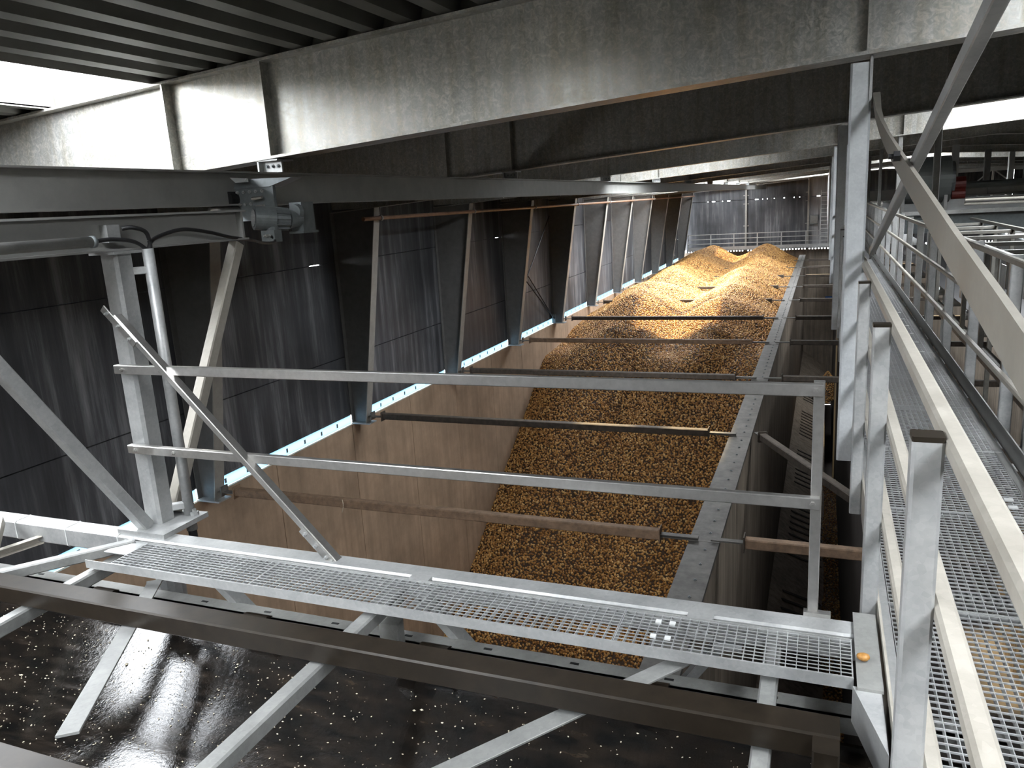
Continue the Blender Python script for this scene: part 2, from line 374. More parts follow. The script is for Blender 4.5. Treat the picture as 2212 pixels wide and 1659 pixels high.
wb = struct('wall_narrow_bin', MB().box(0.8, 1.05, Y0, Y1, FLOOR, -4.75), 'floor', 'concrete wall of the narrow bin, coloured dark for the shade under the walkway', 'wall')  # takes the dark floor tone, so the walkway's shade is in its colour
# hopper slope with grooves in the narrow bin
hs = struct('floor_hopper', MB().add([(PR, Y0, -11.85), (0.32, Y0, -13.0), (0.32, Y1, -13.0), (PR, Y1, -11.85), (PR, Y0, -12.1), (0.32, Y0, -13.25), (0.32, Y1, -13.25), (PR, Y1, -12.1)],
     [(0, 1, 2, 3), (7, 6, 5, 4), (0, 4, 5, 1), (1, 5, 6, 2), (2, 6, 7, 3), (3, 7, 4, 0)]), 'concrete2', 'sloping concrete hopper side of the narrow bin', 'floor')
sx = Vector((0.32 - PR, 0, -1.15)).normalized(); nn = Vector((1.15, 0, 0.32 - PR)).normalized()
for q in range(60):
    yy = 19 + q * 0.55
    if q % 13 > 8: continue
    c = Vector((PR, yy, -11.85)) + sx * 0.45 + nn * 0.012
    part('groove_strip', MB().bar(c, c + sx * 1.35 + Vector((0, 0.9, 0)), 0.10, 0.03, nn), 'floor', hs)
solo('spray_mark', MB().box(0.2, 0.75, Y1 + 0.035, Y1 + 0.05, -8.1, -7.8), 'blue_paint', 'small blue spray mark low on the far concrete wall', 'mark')

# ------------------------------------------------------------------ roof
RS = 1.43
def deck(x0, x1, y0, y1):
    mb = MB(); pts = []
    n0 = math.floor((x0 + 0.05) / 0.3 - 1)
    x = n0 * 0.3 - 0.055
    prof = ((0.0, 0), (0.11, 0), (0.15, 0.11), (0.26, 0.11), (0.30, 0))
    while x < x1 + 0.3:
        for dx, dz in prof[:-1]: pts.append((x + dx, dz))
        x += 0.3
    pts = [(a, b) for a, b in pts if x0 < a < x1]
    pts = [(x0, pts[0][1])] + pts + [(x1, pts[-1][1])]
    vs = []; n = len(pts)
    for yy in (y0, y1):
        for a, b in pts: vs.append((a, yy, roofz(a, RS) + b))
    for yy in (y0, y1):
        for a, b in pts: vs.append((a, yy, roofz(a, RS) + b + 0.012))
    fs = []
    for i in range(n - 1):
        fs.append((i, i + n, i + n + 1, i + 1)); fs.append((2 * n + i, 2 * n + i + 1, 3 * n + i + 1, 3 * n + i))
    fs += [(0, 2 * n, 3 * n, n), (n - 1, 2 * n - 1, 4 * n - 1, 3 * n - 1)]
    return mb.add(vs, fs)
ce = struct('ceiling', MB().box(-10.95, -10.75, Y0, Y1, 0.74, 0.9), 'deck', 'dark corrugated steel roof deck of the hall', 'ceiling')
ys = [Y0] + [FR[0] - 5.06 * 2, FR[0] - 5.06] + FR + [Y1 + 0.3]
wn = 13
for k in range(len(ys) - 1):
    a, b = ys[k], ys[k + 1]
    if b - a < 0.05: continue
    ls = sorted([l for l in LIGHTS if a <= (l[2] + l[3]) / 2 <= b])
    x = -10.95
    for l in ls + [None]:
        xe = l[0] if l else XR + 0.3
        if xe - x > 0.05: part('roof_sheet', deck(x, xe, a, b), 'deck', ce)
        if l:
            for c, d in ((a, l[2]), (l[3], b)):
                if d - c > 0.05: part('roof_sheet', deck(l[0], l[1], c, d), 'deck', ce)
            mb = MB(); z = roofz
            mb.add([(l[0], l[2], z(l[0], 1.56)), (l[1], l[2], z(l[1], 1.56)), (l[1], l[3], z(l[1], 1.56)), (l[0], l[3], z(l[0], 1.56))], [(0, 1, 2, 3)])
            w = struct('window_%d' % wn, mb, 'rooflight', 'white roof light on the %s of the roof, %s' % ('right slope' if l[0] > 1 else 'middle (added for light)' if l[0] > -4.2 else 'left slope', ('in the %s bay beyond the nearest rafter' % ORD[k - 3] if k >= 3 else 'at upper left before the nearest rafter' if k == 2 else 'behind the camera')), 'window')
            part('kerb', MB().box(l[0] - .02, l[0], l[2], l[3], z(l[0], RS - .01), z(l[0], 1.6)).box(l[1], l[1] + .02, l[2], l[3], z(l[1], RS - .01), z(l[1], 1.6)), 'column', w)
            wn += 1; x = l[1]

# rafters
ra0 = None
for k, yf in enumerate([FR[0] - 10.12, FR[0] - 5.06] + FR):
    nm = ORD[k - 2] if k >= 2 else None
    lab = ('nearest deep galvanised roof rafter across the top of the view' if k == 2 else '%s roof rafter from the camera, beyond the nearest one' % nm) if nm else ('roof rafter just behind the camera' if k == 1 else 'roof rafter furthest behind the camera')
    t = thing('roof_rafter', lab, 'rafter', (0, yf, RB), 'roof rafters')
    def strip(za, zb, w, mb, x0, x1):
        z = roofz
        a = [(x0, -w), (x1, -w), (x1, w), (x0, w)]
        vs = [(x, yf + dy, z(x, za)) for x, dy in a] + [(x, yf + dy, z(x, zb)) for x, dy in a]
        mb.add(vs, [(3, 2, 1, 0), (4, 5, 6, 7), (0, 1, 5, 4), (1, 2, 6, 5), (2, 3, 7, 6), (3, 0, 4, 7)])
    w = MB(); tf = MB(); bf = MB()
    for x0, x1 in ((-10.8, RIDGE), (RIDGE, XR)):
        strip(RB, RB + RD, 0.006, w, x0, x1); strip(RB + RD - 0.02, RB + RD, 0.11, tf, x0, x1); strip(RB, RB + 0.02, 0.11, bf, x0, x1)
    part('web', w, 'rafter', t); part('top_flange', tf, 'rafter', t); part('bottom_flange', bf, 'rafter', t)
    fi = MB(); [strip(RB + RD + .004, RS + .135, .004, fi, x0, x1) for x0, x1 in ((-10.8, RIDGE), (RIDGE, XR))]; part('profile_filler', fi, 'deck', t)
    for xs_ in (-8.2, -4.93, -3.96, 0.2, 1.2, 6.5, 11.5):
        part('stiffener', MB().box(xs_ - .007, xs_ + .007, yf - .1, yf + .1, roofz(xs_, RB + .02), roofz(xs_, RB + RD - .02)), 'rafter', t)
# ------------------------------------------------------------------ tie tubes
for k, yf in enumerate([FR[0]] + FR[1:-1]):
    z = -4.66
    mt = 'rust' if k in (0, 1, 4) else 'rust_dark'
    t = thing('tie_tube', 'brown square steel tie tube across the wide bin, %s from the camera' % ORD[k], 'tube', (-5.8, yf, z), 'tie tubes across the wide bin')
    part('tube', MB().bar((-9.55, yf, z), (-2.05, yf, z), 0.14, 0.14), mt, t)
    for xe in (-9.56, -2.04): part('end_plate', MB().box(xe - .008, xe + .008, yf - .1, yf + .1, z - .11, z + .11), mt, t)
    part('clevis_plate', MB().box(-2.04, PL + .12, yf - .05, yf + .05, z - .03, z - .015).box(-2.04, PL + .12, yf - .05, yf + .05, z + .0, z + .015), 'cap', t)
    part('clevis_plate', MB().box(-10.0, -9.56, yf - .06, yf + .06, z - .03, z - .015).box(-9.85, -9.83, yf - .09, yf + .09, z - .09, z + .09), 'cap', t)
    z2 = -4.66
    if k == 2:
        t = thing('brace_tube', 'slanting dark tie tube across the narrow bin, running towards the walkway', 'tube', (-0.2, yf - 1, z2))
        p0, p1 = Vector((-1.0, yf - .1, z2)), Vector((0.79, yf - 3.6, z2))
        part('tube', MB().bar(p0, p1, 0.14, 0.14), 'rust_dark', t); d = (p1 - p0).normalized()
        part('end_plate', MB().bar(p0 - d * .008, p0 + d * .008, 0.2, 0.22), 'rust_dark', t)
        part('clevis_plate', MB().bar(p0 - d * .3, p0, 0.1, 0.02), 'cap', t)
    else:
        t = thing('narrow_tie_tube', 'short dark tie tube across the narrow bin, %s from the camera' % ORD[k], 'tube', (-0.1, yf, z2), 'tie tubes across the narrow bin')
        part('tube', MB().bar((-0.88, yf, z2), (0.79, yf, z2), 0.14, 0.14), mt if k in (0, 1) else 'rust_dark', t)
        part('end_plate', MB().box(-0.9, -0.884, yf - .1, yf + .1, z2 - .11, z2 + .11), 'rust_dark', t)
        part('clevis_plate', MB().box(PR - .1, -0.9, yf - .05, yf + .05, z2 - .01, z2 + .01), 'cap', t)

# ------------------------------------------------------------------ potatoes
def crest(y):
    pts = [(0, -5.9), (27, -5.45), (29, -5.2), (31, -4.75), (33, -4.15), (36, -3.9), (39, -4.05), (42, -3.8), (46, -3.95), (50, -3.75), (53, -3.9), (57, -3.6), (59, -3.75), (61.4, -4.6)]
    for (a, za), (b, zb) in zip(pts, pts[1:]):
        if a <= y <= b: return za + (zb - za) * (y - a) / (b - a)
    return pts[-1][1]
def hgt(x, y):
    c = crest(y)
    h1 = c - 0.6 * (math.sqrt((x + 7.6) ** 2 + 0.2) - 0.45)
    h2 = c - 0.08 - 0.62 * (math.sqrt((x + 3.75) ** 2 + 0.2) - 0.45)
    d = h1 - h2; top = max(h1, h2) + 0.12 * math.exp(-abs(d) * 2.5)
    top = max(top, -5.85) if y > 27 else top
    top += 0.06 * math.sin(x * 2.1 + y * 0.7) + 0.05 * math.sin(y * 1.7 - x)
    yfr = 29.9 + 0.55 * math.cos((x + 6.9) * 1.6) - 0.35
    face = -5.35 - (yfr - y) * 0.65 + 0.1 * math.sin(x * 1.3 + y * 0.5) + 0.06 * math.sin(x * 3 - y)
    k = 5.0
    return -math.log(math.exp(-k * max(-20, top)) + math.exp(-k * max(-20, face))) / k if face > -19 else face
GX0, GX1 = PL - 8.66, PL - 0.005
HOLE = (-6.3, -4.5, 18.85, 19.5)                             # patch of the heap whose potatoes are built one by one
def heap_surface():
    vs, fs, dx, dy = [], [], 0.2, 0.2
    nx = int(round((GX1 - GX0) / dx)); yb = 14.0; ny = int(round((61.35 - yb) / dy))
    for j in range(ny + 1):
        for i in range(nx + 1):
            x = GX0 + (GX1 - GX0) * i / nx; y = yb + dy * j; vs.append((x, y, max(hgt(x, y), FLOOR + 0.01)))
    for j in range(ny):
        for i in range(nx):
            a = j * (nx + 1) + i; fs.append((a, a + 1, a + nx + 2, a + nx + 1))
    return vs, fs
def potato_mesh(seed, sub=2):
    import bmesh
    bm = bmesh.new(); bmesh.ops.create_icosphere(bm, subdivisions=sub, radius=1.0); rnd = random.Random(seed)
    a = [rnd.uniform(0, 6) for _ in range(6)]
    for v in bm.verts:
        n = v.co.normalized(); k = 1 + 0.09 * math.sin(2.1 * n.x + a[0]) + 0.08 * math.sin(2.6 * n.y + a[1]) + 0.05 * math.sin(4 * n.z + a[2])
        v.co = Vector((n.x * 0.041 * k, n.y * 0.032 * k, n.z * 0.028 * k))
    me = bpy.data.meshes.new('potato'); bm.to_mesh(me); bm.free(); me.materials.append(M['potato'])
    for p in me.polygons: p.use_smooth = True
    return me
PM = [potato_mesh(s) for s in (1, 2, 3, 4)]
spots = []
sp = 0.062; nr = 0
yy = HOLE[2]
pts = []
r3 = random.Random(3)
ix = 0
yy = HOLE[2] + 0.03
while yy < HOLE[3] and len(pts) < 300:
    xx = HOLE[0] + 0.03 + (sp / 2 if nr % 2 else 0)
    while xx < HOLE[1] and len(pts) < 300:
        pts.append((xx + r3.uniform(-.012, .012), yy + r3.uniform(-.01, .01))); xx += sp
    yy += sp * 0.72; nr += 1
YEND = yy - sp * 0.36
HOLE = (HOLE[0], HOLE[1], HOLE[2], YEND)
src = None
for i, (x, y) in enumerate(pts):
    o = bpy.data.objects.new('potato', PM[i % 4]); COL.objects.link(o)
    o.location = (x, y, hgt(x, y) + 0.02 + r3.uniform(-.006, .012)); o.rotation_euler = (r3.uniform(0, 6.28), r3.uniform(0, 6.28), r3.uniform(0, 6.28))
    s = r3.uniform(0.85, 1.2); o.scale = (s, s, s)
    o['label'] = 'one of the nearest brown potatoes low on the heap, seen just below the grating walkway'
    o['category'] = 'potato'; o['group'] = 'nearest potatoes of the heap'
    src = src or o
def scatter(name, vs, fs, label, dist, dens, hole=None, smin=0.8, smax=1.35):
    me = bpy.data.meshes.new(name); me.from_pydata(vs, [], fs); me.materials.append(M['gap_shade']); me.update()
    o = bpy.data.objects.new(name, me); COL.objects.link(o)
    o['label'] = label; o['category'] = 'potatoes'; o['kind'] = 'stuff'
    ng = bpy.data.node_groups.new(name, 'GeometryNodeTree')
    ng.interface.new_socket('Geometry', in_out='INPUT', socket_type='NodeSocketGeometry'); ng.interface.new_socket('Geometry', in_out='OUTPUT', socket_type='NodeSocketGeometry')
    gi = ng.nodes.new('NodeGroupInput'); go = ng.nodes.new('NodeGroupOutput')
    dp = ng.nodes.new('GeometryNodeDistributePointsOnFaces'); dp.distribute_method = 'POISSON'
    dp.inputs['Distance Min'].default_value = dist; dp.inputs['Density Max'].default_value = dens; dp.inputs['Seed'].default_value = 5
    inst = ng.nodes.new('GeometryNodeInstanceOnPoints'); oi = ng.nodes.new('GeometryNodeObjectInfo'); oi.inputs['Object'].default_value = src
    oi.inputs['As Instance'].default_value = True
    rv = ng.nodes.new('FunctionNodeRandomValue'); rv.data_type = 'FLOAT_VECTOR'; rv.inputs[1].default_value = (6.28, 6.28, 6.28)
    rs = ng.nodes.new('FunctionNodeRandomValue'); rs.data_type = 'FLOAT_VECTOR'
    rs.inputs[0].default_value = (smin,) * 3; rs.inputs[1].default_value = (smax,) * 3
    jg = ng.nodes.new('GeometryNodeJoinGeometry'); lk = ng.links.new
    lk(gi.outputs[0], dp.inputs[0]); pts_out = dp.outputs['Points']
    if hole:
        pos = ng.nodes.new('GeometryNodeInputPosition'); sep = ng.nodes.new('ShaderNodeSeparateXYZ'); lk(pos.outputs[0], sep.inputs[0])
        conds = []
        for ax, lo, hi in ((0, hole[0], hole[1]), (1, hole[2], hole[3])):
            for val, op in ((lo, 'GREATER_THAN'), (hi, 'LESS_THAN')):
                c = ng.nodes.new('FunctionNodeCompare'); c.data_type = 'FLOAT'; c.operation = op
                lk(sep.outputs[ax], c.inputs[0]); c.inputs[1].default_value = val; conds.append(c.outputs[0])
        cur = conds[0]
        for c in conds[1:]:
            b = ng.nodes.new('FunctionNodeBooleanMath'); b.operation = 'AND'; lk(cur, b.inputs[0]); lk(c, b.inputs[1]); cur = b.outputs[0]
        dg = ng.nodes.new('GeometryNodeDeleteGeometry'); dg.domain = 'POINT'; lk(pts_out, dg.inputs[0]); lk(cur, dg.inputs[1]); pts_out = dg.outputs[0]
    lk(pts_out, inst.inputs['Points']); lk(oi.outputs['Geometry'], inst.inputs['Instance'])
    lk(rv.outputs[0], inst.inputs['Rotation']); lk(rs.outputs[0], inst.inputs['Scale'])
    lk(gi.outputs[0], jg.inputs[0]); lk(inst.outputs[0], jg.inputs[0]); lk(jg.outputs[0], go.inputs[0])
    md = o.modifiers.new('scatter', 'NODES'); md.node_group = ng
    return o
vs_, fs_ = heap_surface()
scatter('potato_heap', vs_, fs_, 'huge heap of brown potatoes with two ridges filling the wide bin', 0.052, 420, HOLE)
# potatoes in the narrow bin
def strip_surf(y0, y1):
    vs, fs = [], []; n = int((y1 - y0) / 0.25); m = 5
    for j in range(n + 1):
        for i in range(m + 1):
            x = 0.28 + 0.52 * i / m; yv = y0 + 0.25 * j
            vs.append((x, yv, -13.0 + 0.15 * math.sin(yv * 0.9) + 0.12 * (1 - abs(x - 0.5) * 3)))
    for j in range(n):
        for i in range(m):
            a = j * (m + 1) + i; fs.append((a, a + 1, a + m + 2, a + m + 1))
    return vs, fs
v2, f2 = strip_surf(14, 36)
scatter('potato_row', v2, f2, 'long row of potatoes lying in the bottom of the narrow bin', 0.06, 300)
vs, fs = [], []
for j in range(15):
    for i in range(9):
        r = 1.6 * j / 14; a = math.pi * 2 * i / 8
        vs.append((min(0.78, 0.45 + r * math.cos(a) * 0.6), 50 + r * math.sin(a) * 1.6, -10.9 - 0.65 * r * 1.3))
for j in range(14):
    for i in range(8):
        a = j * 9 + i; fs.append((a, a + 9, a + 10, a + 1))
scatter('potato_mound', vs, fs, 'small mound of potatoes far down the narrow bin', 0.06, 300)

# ------------------------------------------------------------------ walkway on the right
GZ = -1.55
wk = thing('grating_walkway', 'long galvanised grating walkway along the right side', 'walkway', (0.6, 0, GZ))
gp = MB()
for i in range(24): x = 0.235 + i * 0.0328; gp.box(x - .0012, x + .0012, 0.003, 0.997, -.03, 0)
for j in range(31): y = 0.005 + j * 0.0328; gp.box(0.235, 0.99, y - .0022, y + .0022, -.006, -.0005)
gp.box(0.235, 0.99, 0.002, 0.006, -.03, 0.001); gp.box(0.235, 0.99, 0.994, 0.998, -.03, 0.001)
gme = gp.mesh('grating_panel', 'grating')
for j in range(60):
    o = bpy.data.objects.new('grating_panel', gme); COL.objects.link(o); o.parent = wk
    o.location = (-0.6, j - 1.0, 0)
part('stringer', MB().chan((0.222, -1, GZ - 0.07), (0.222, 59, GZ - 0.07), 0.14, 0.05, 0.008), 'galv', wk)
part('stringer', MB().chan((1.0, -1, GZ - 0.07), (1.0, 59, GZ - 0.07), 0.14, 0.05, 0.008, flip=-1), 'galv_dark', wk)
for j in range(30): part('cross_bearer', MB().bar((0.23, -0.8 + j * 2.0, GZ - 0.06), (0.99, -0.8 + j * 2.0, GZ - 0.06), 0.05, 0.06), 'galv_dark', wk)
clip = MB()
for yy in (2.05, 2.16, 4.1, 4.2, 8.0, 8.5, 9, 9.5, 10, 10.5): clip.box(0.86, 0.9, yy, yy + 0.03, GZ, GZ + 0.006)
part('grating_clip', clip, 'white', wk)
def railing(name, x, side, label, ymax, capm, m_rail):
    t = thing(name, label, 'railing', (x, 1.5, GZ)); k = 0
    for z in (-0.469, -0.80, -1.16):
        part('rail', MB().bar((x + side * 0.019, -0.9, z), (x + side * 0.019, ymax, z), 0.038, 0.038, ch=0.007), m_rail, t)
    part('toe_board', MB().box(min(x, x + side * .008), max(x, x + side * .008), -0.9, ymax, GZ - 0.02, -1.45), 'galv_dark' if side < 0 else 'galv_warm', t)
    y = 1.55
    while y < ymax:
        pw = 0.055 if side > 0 else 0.07
        p = part('post', MB().bar((x - side * pw / 2, y, GZ - 0.09), (x - side * pw / 2, y, -0.462), pw, 0.05, (0, 1, 0), 0.006), 'galv', t)
        part('post_cap', MB().bar((x - side * pw / 2, y, -0.462), (x - side * pw / 2, y, -0.452), pw, 0.05, (0, 1, 0), 0.003), capm, p)
        y += 1.283
    return t
railing('walkway_railing', 0.215, 1, 'galvanised railing on the bin side of the walkway, in the right foreground', 58, 'brown', 'galv_warm')
railing('walkway_railing', 1.03, -1, 'galvanised railing on the far side of the walkway, beside the conveyors', 58, 'galv', 'galv_warm')
for k, yf in enumerate(FR[:-1]):
    for x, nm in ((0.17, 'bin side'), (1.16, 'conveyor side')):
        t = thing('hanger_post', 'tall galvanised hanger post on the %s of the walkway, %s from the camera' % (nm, ORD[k]), 'post', (x, yf, GZ - .15), 'walkway hanger posts')
        if x < 0.5:
            part('bar', MB().bar((x, yf - .02, GZ - .16), (x, yf - .02, roofz(x, RB) - 0.03), 0.115, 0.05, (0, 1, 0), 0.012), 'galv_lit', t)
            part('hanger_plate', MB().box(x + .045, x + .06, yf - .06, yf + .06, roofz(x, RB) - .25, roofz(x, RB)), 'galv', t)
        else:
            part('bar', MB().bar((x, yf, GZ - .16), (x, yf, roofz(x, RB)), 0.07, 0.06, (0, 1, 0), 0.006), 'galv_dark', t)
            part('foot_plate', MB().box(x - .14, x + .04, yf - .05, yf + .05, GZ - .16, GZ - .145), 'galv_dark', t)

# crossed braces above the walkway
t = thing('brace_bar', 'wide flat brace bar curving down from the hanger post towards the lower right', 'brace', (0.24, 1.2, -0.2))
pl = [(5.22, 0.50), (4.85, 0.37), (4.4, 0.27), (3.9, 0.18), (3.14, 0.06), (2.4, -0.05), (1.8, -0.14), (1.34, -0.205), (0.9, -0.27), (0.3, -0.36)]
mb = MB(); n = len(pl)
for i, (yy, zz) in enumerate(pl):
    tw = max(0.0, 1.0 - i / 2.5); h = 0.078 * (1 - 0.55 * tw) / 2; th = 0.006 + 0.014 * tw
    xx = 0.245 + 0.012 * tw
    for a, b in ((-th, -h), (th, -h), (th, h), (-th, h)): mb.v.append((xx + a, yy, zz + b))
for i in range(n - 1):
    for q in range(4): mb.f.append((i * 4 + q, i * 4 + (q + 1) % 4, (i + 1) * 4 + (q + 1) % 4, (i + 1) * 4 + q))
mb.f += [(3, 2, 1, 0), tuple(range((n - 1) * 4, n * 4))]
part('flat_bar', mb, 'brace', t)
b = MB(); bolt(b, (0.235, 3.1, 0.09), (-1, 0, 0), 0.02, 0.02); part('bolt', b, 'black', t)
t = thing('brace_tube', 'straight galvanised brace tube rising from the walkway past the rafter at upper right', 'brace', (0.27, 5.1, -0.36))
part('tube', MB().bar((0.275, 5.35, -0.41), (0.275, 0.3, 0.595), 0.03, 0.042), 'galv', t)
part('end_lug', MB().bar((0.275, 5.5, -0.44), (0.275, 5.3, -0.4), 0.012, 0.05), 'galv', t)

# ------------------------------------------------------------------ cross walkway in the foreground
cb = thing('cross_beam', 'galvanised square beam behind the narrow grating, spanning the foreground', 'beam', (-1.5, 2.65, -1.53))
part('beam', MB().bar((-6.2, 2.65, -1.53), (0.14, 2.65, -1.53), 0.10, 0.10, ch=0.008), 'galv', cb)
for x in (-3.95, -3.58, -3.22):
    part('wire_loop', MB().bar((x, 2.65, -1.53), (x + .006, 2.65, -1.53), 0.106, 0.106), 'white', cb)
for x in (-1.56, -0.42):
    part('bracket', MB().box(x, x + 0.09, 2.57, 2.61, -1.56, -1.477), 'galv', cb)
ng_ = thing('cross_grating', 'narrow galvanised grating catwalk running left to right across the foreground', 'grating', (-1.5, 2.45, -1.48))
gx0, gx1, gy0, gy1, gz = -2.98, 0.125, 2.345, 2.565, -1.48
for a, b in ((-2.98, -2.2), (-2.2, -1.415), (-1.415, -0.64), (-0.64, 0.125)):
    mb = MB()
    for i in range(11): y = gy0 + .006 + i * (gy1 - gy0 - .012) / 10; mb.box(a + .002, b - .002, y - .0013, y + .0013, gz - .003, gz)
    n = int((b - a) / 0.0325)
    for j in range(n + 1):
        x = a + .003 + j * (b - a - .006) / n; mb.box(x - .0012, x + .0012, gy0, gy1, gz - .018, gz - .0005)
    mb.box(a + .001, a + .004, gy0, gy1, gz - .03, gz + .001).box(b - .004, b - .001, gy0, gy1, gz - .03, gz + .001)
    part('grating_panel', mb, 'grating', ng_)
part('edge_rail', MB().angle((-3.13, gy0 - .004, gz - .038), (0.125, gy0 - .004, gz - .038), 0.04, 0.004, flip=-1), 'galv', ng_)
part('edge_rail', MB().box(-3.13, 0.125, gy1, gy1 + .004, gz - .03, gz + .004), 'galv', ng_)
part('end_sheet', MB().box(-3.13, -2.985, gy0 + .1, gy1, gz - .008, gz - .004), 'galv', ng_)
for x in (-0.52, -0.47): part('saddle_clip', MB().box(x, x + .02, 2.4, 2.42, gz, gz + .006).box(x, x + .02, 2.5, 2.52, gz, gz + .006), 'white', ng_)
ep = thing('end_plate', 'flat steel plate joining the narrow grating to the long walkway', 'plate', (0.17, 2.5, -1.47))
part('plate', MB().box(0.132, 0.205, 2.28, 2.74, -1.478, -1.468), 'galv_dark', ep)
part('gusset', MB().add([(0.12, 2.3, -1.478), (0.2, 2.3, -1.478), (0.2, 2.0, -1.478), (0.12, 2.3, -1.6), (0.2, 2.3, -1.6), (0.2, 2.0, -1.6)], [(0, 1, 2), (5, 4, 3), (0, 3, 4, 1), (1, 4, 5, 2), (2, 5, 3, 0)]), 'galv', ep)
o = bpy.data.objects.new('lone_potato', PM[1]); COL.objects.link(o); o.location = (0.152, 2.43, -1.454); o.scale = (0.5, 0.5, 0.5)
o['label'] = 'single yellow potato lying on the steel plate at the end of the narrow grating'; o['category'] = 'potato'

# stainless guard rail
t = thing('guard_rail', 'stainless steel guard rail above the narrow grating in the foreground', 'railing', (0.0, 2.71, -1.48))
for z in (-0.652, -1.05):
    r_ = part('rail', MB().bar((-3.13, 2.69, z), (0.012, 2.69, z), 0.03, 0.042, ch=0.003), 'stainless', t)
    b = MB()
    for x in (-3.08, -2.84, -0.01): bolt(b, (x, 2.675, z), (0, -1, 0), 0.010, 0.008)
    part('bolt', b, 'stainless', r_)
part('post', MB().bar((0.0, 2.722, -1.48), (0.0, 2.722, -0.63), 0.036, 0.036, (0, 1, 0), 0.003), 'stainless', t)
part('foot_plate', MB().box(-0.03, 0.06, 2.69, 2.72, -1.48, -1.465), 'stainless', t)
t = thing('stay_bar', 'slotted stainless steel stay slanting from the square post down to the cross beam', 'stay', (-2.0, 2.68, -1.5))
p0, p1 = Vector((-3.1, 2.68, -0.355)), Vector((-1.955, 2.655, -1.5)); d = (p1 - p0).normalized()
part('bar', MB().bar(p0 + d * .06, p1 - d * .0, 0.03, 0.045, (0, -1, 0), 0.003), 'stainless', t)
for a, b in ((0, .24), (1.4, 1.6)):
    f = part('flat_plate', MB().bar(p0 + d * a + Vector((-.012, -.024, 0)), p0 + d * b + Vector((-.012, -.024, 0)), 0.035, 0.008, (0, -1, 0)), 'stainless', t)
    bb = MB()
    for q in (0.15, 0.5, 0.85): bolt(bb, p0 + d * (a + (b - a) * q) + Vector((-.012, -.028, 0)), (0, -1, 0), 0.010, 0.008)
    part('bolt', bb, 'galv', f)

# square post frame
BX = -3.1
t = thing('support_post', 'galvanised square post carrying the lower crane beam on the left', 'post', (BX, 2.77, -1.48))
part('post', MB().bar((BX, 2.77, -1.46), (BX, 2.77, -0.115), 0.105, 0.105, (0, 1, 0), 0.014), 'galv', t)
part('base_plate', MB().box(BX - .13, BX + .17, 2.62, 2.92, -1.48, -1.455), 'galv', t)
b = MB()
for dx, dy in ((-.01, -.1), (.13, .1), (-.1, .1)): bolt(b, (BX + dx, 2.77 + dy, -1.455), (0, 0, 1), 0.022, 0.018)
part('anchor_bolt', b, 'galv', t)
part('cap_plate', MB().box(BX - .08, BX + .08, 2.69, 2.85, -.115, -.102), 'galv', t)
part('diagonal_strut', MB().bar((BX, 2.86, -1.44), (BX, 3.60, -0.12), 0.065, 0.065), 'galv_warm', t)
part('diagonal_strut', MB().bar((BX, 2.68, -1.45), (BX, 1.86, -0.12), 0.06, 0.06), 'galv', t)
part('lower_leg', MB().tube((BX, 2.77, -1.58), (BX, 2.77, FLOOR), 0.07, 12), 'galv', t)
t = thing('conduit_pipe', 'galvanised conduit pipe standing beside the square post', 'pipe', (BX + .17, 2.98, -1.5))
px_ = Vector((-3.005, 2.872, 0))
part('pipe', MB().tube(px_ + Vector((0, 0, -1.54)), px_ + Vector((0, 0, -0.10)), 0.027, 14), 'galv', t, smooth=True)
for z in (-0.2, -1.40): part('bracket', MB().bar((BX + .02, 2.80, z), (-3.005, 2.872, z), 0.035, 0.035), 'galv', t)
part('rubber_end', MB().tube(px_ + Vector((0, 0, -1.62)), px_ + Vector((0, 0, -1.53)), 0.022, 10), 'black', t)

# lower crane beam and monorail
t = thing('crane_beam', 'grey steel I-beam resting on the square post at the left edge', 'beam', (BX, 2.5, -0.1))
part('beam', MB().ibeam((BX, -2.0, -0.018), (BX, 3.66, -0.018), 0.165, 0.09, 0.010, 0.008), 'beam', t)
part('end_gusset', MB().box(BX - .04, BX + .04, 3.62, 3.635, -.09, .055), 'beam', t)
part('tag_plate', MB().box(BX + .005, BX + .05, 2.70, 2.77, -0.06, 0.02), 'galv', t)
t = thing('conduit_pipe', 'long grey cable conduit fixed along the lower crane beam', 'pipe', (BX + .06, 2.3, -.06))
part('pipe', MB().tube((BX + .075, -2, -.05), (BX + .075, 2.58, -.05), 0.024, 12), 'galv_dark', t, smooth=True)
part('pipe_end', MB().tube((BX + .075, 2.58, -.05), (BX + .075, 2.6, -.05), 0.027, 12), 'motor', t, smooth=True)
MX = -4.0
t = thing('monorail_beam', 'long grey monorail I-beam running the length of the hall under the rafters', 'beam', (MX, 30, 0.1))
part('beam', MB().ibeam((MX, -6, 0.235), (MX, 60.3, 0.235), 0.24, 0.11, 0.012, 0.008), 'beam', t)
for k, yf in enumerate([FR[0] - 5.06] + FR[:-1]):
    z = roofz(MX, RB)
    h = part('hanger_bracket', MB().box(MX - .09, MX + .1, yf - .05, yf - .03, 0.355, z).box(MX - .09, MX - .075, yf - .1, yf + .1, 0.355, z).box(MX - .1, MX + .1, yf - .1, yf + .1, z - .012, z), 'galv', t)
    b = MB()
    for q in (-.03, .02, .07): bolt(b, (MX + q, yf - .05, z - .05), (0, -1, 0), 0.014, 0.01)
    part('bolt', b, 'motor', h)

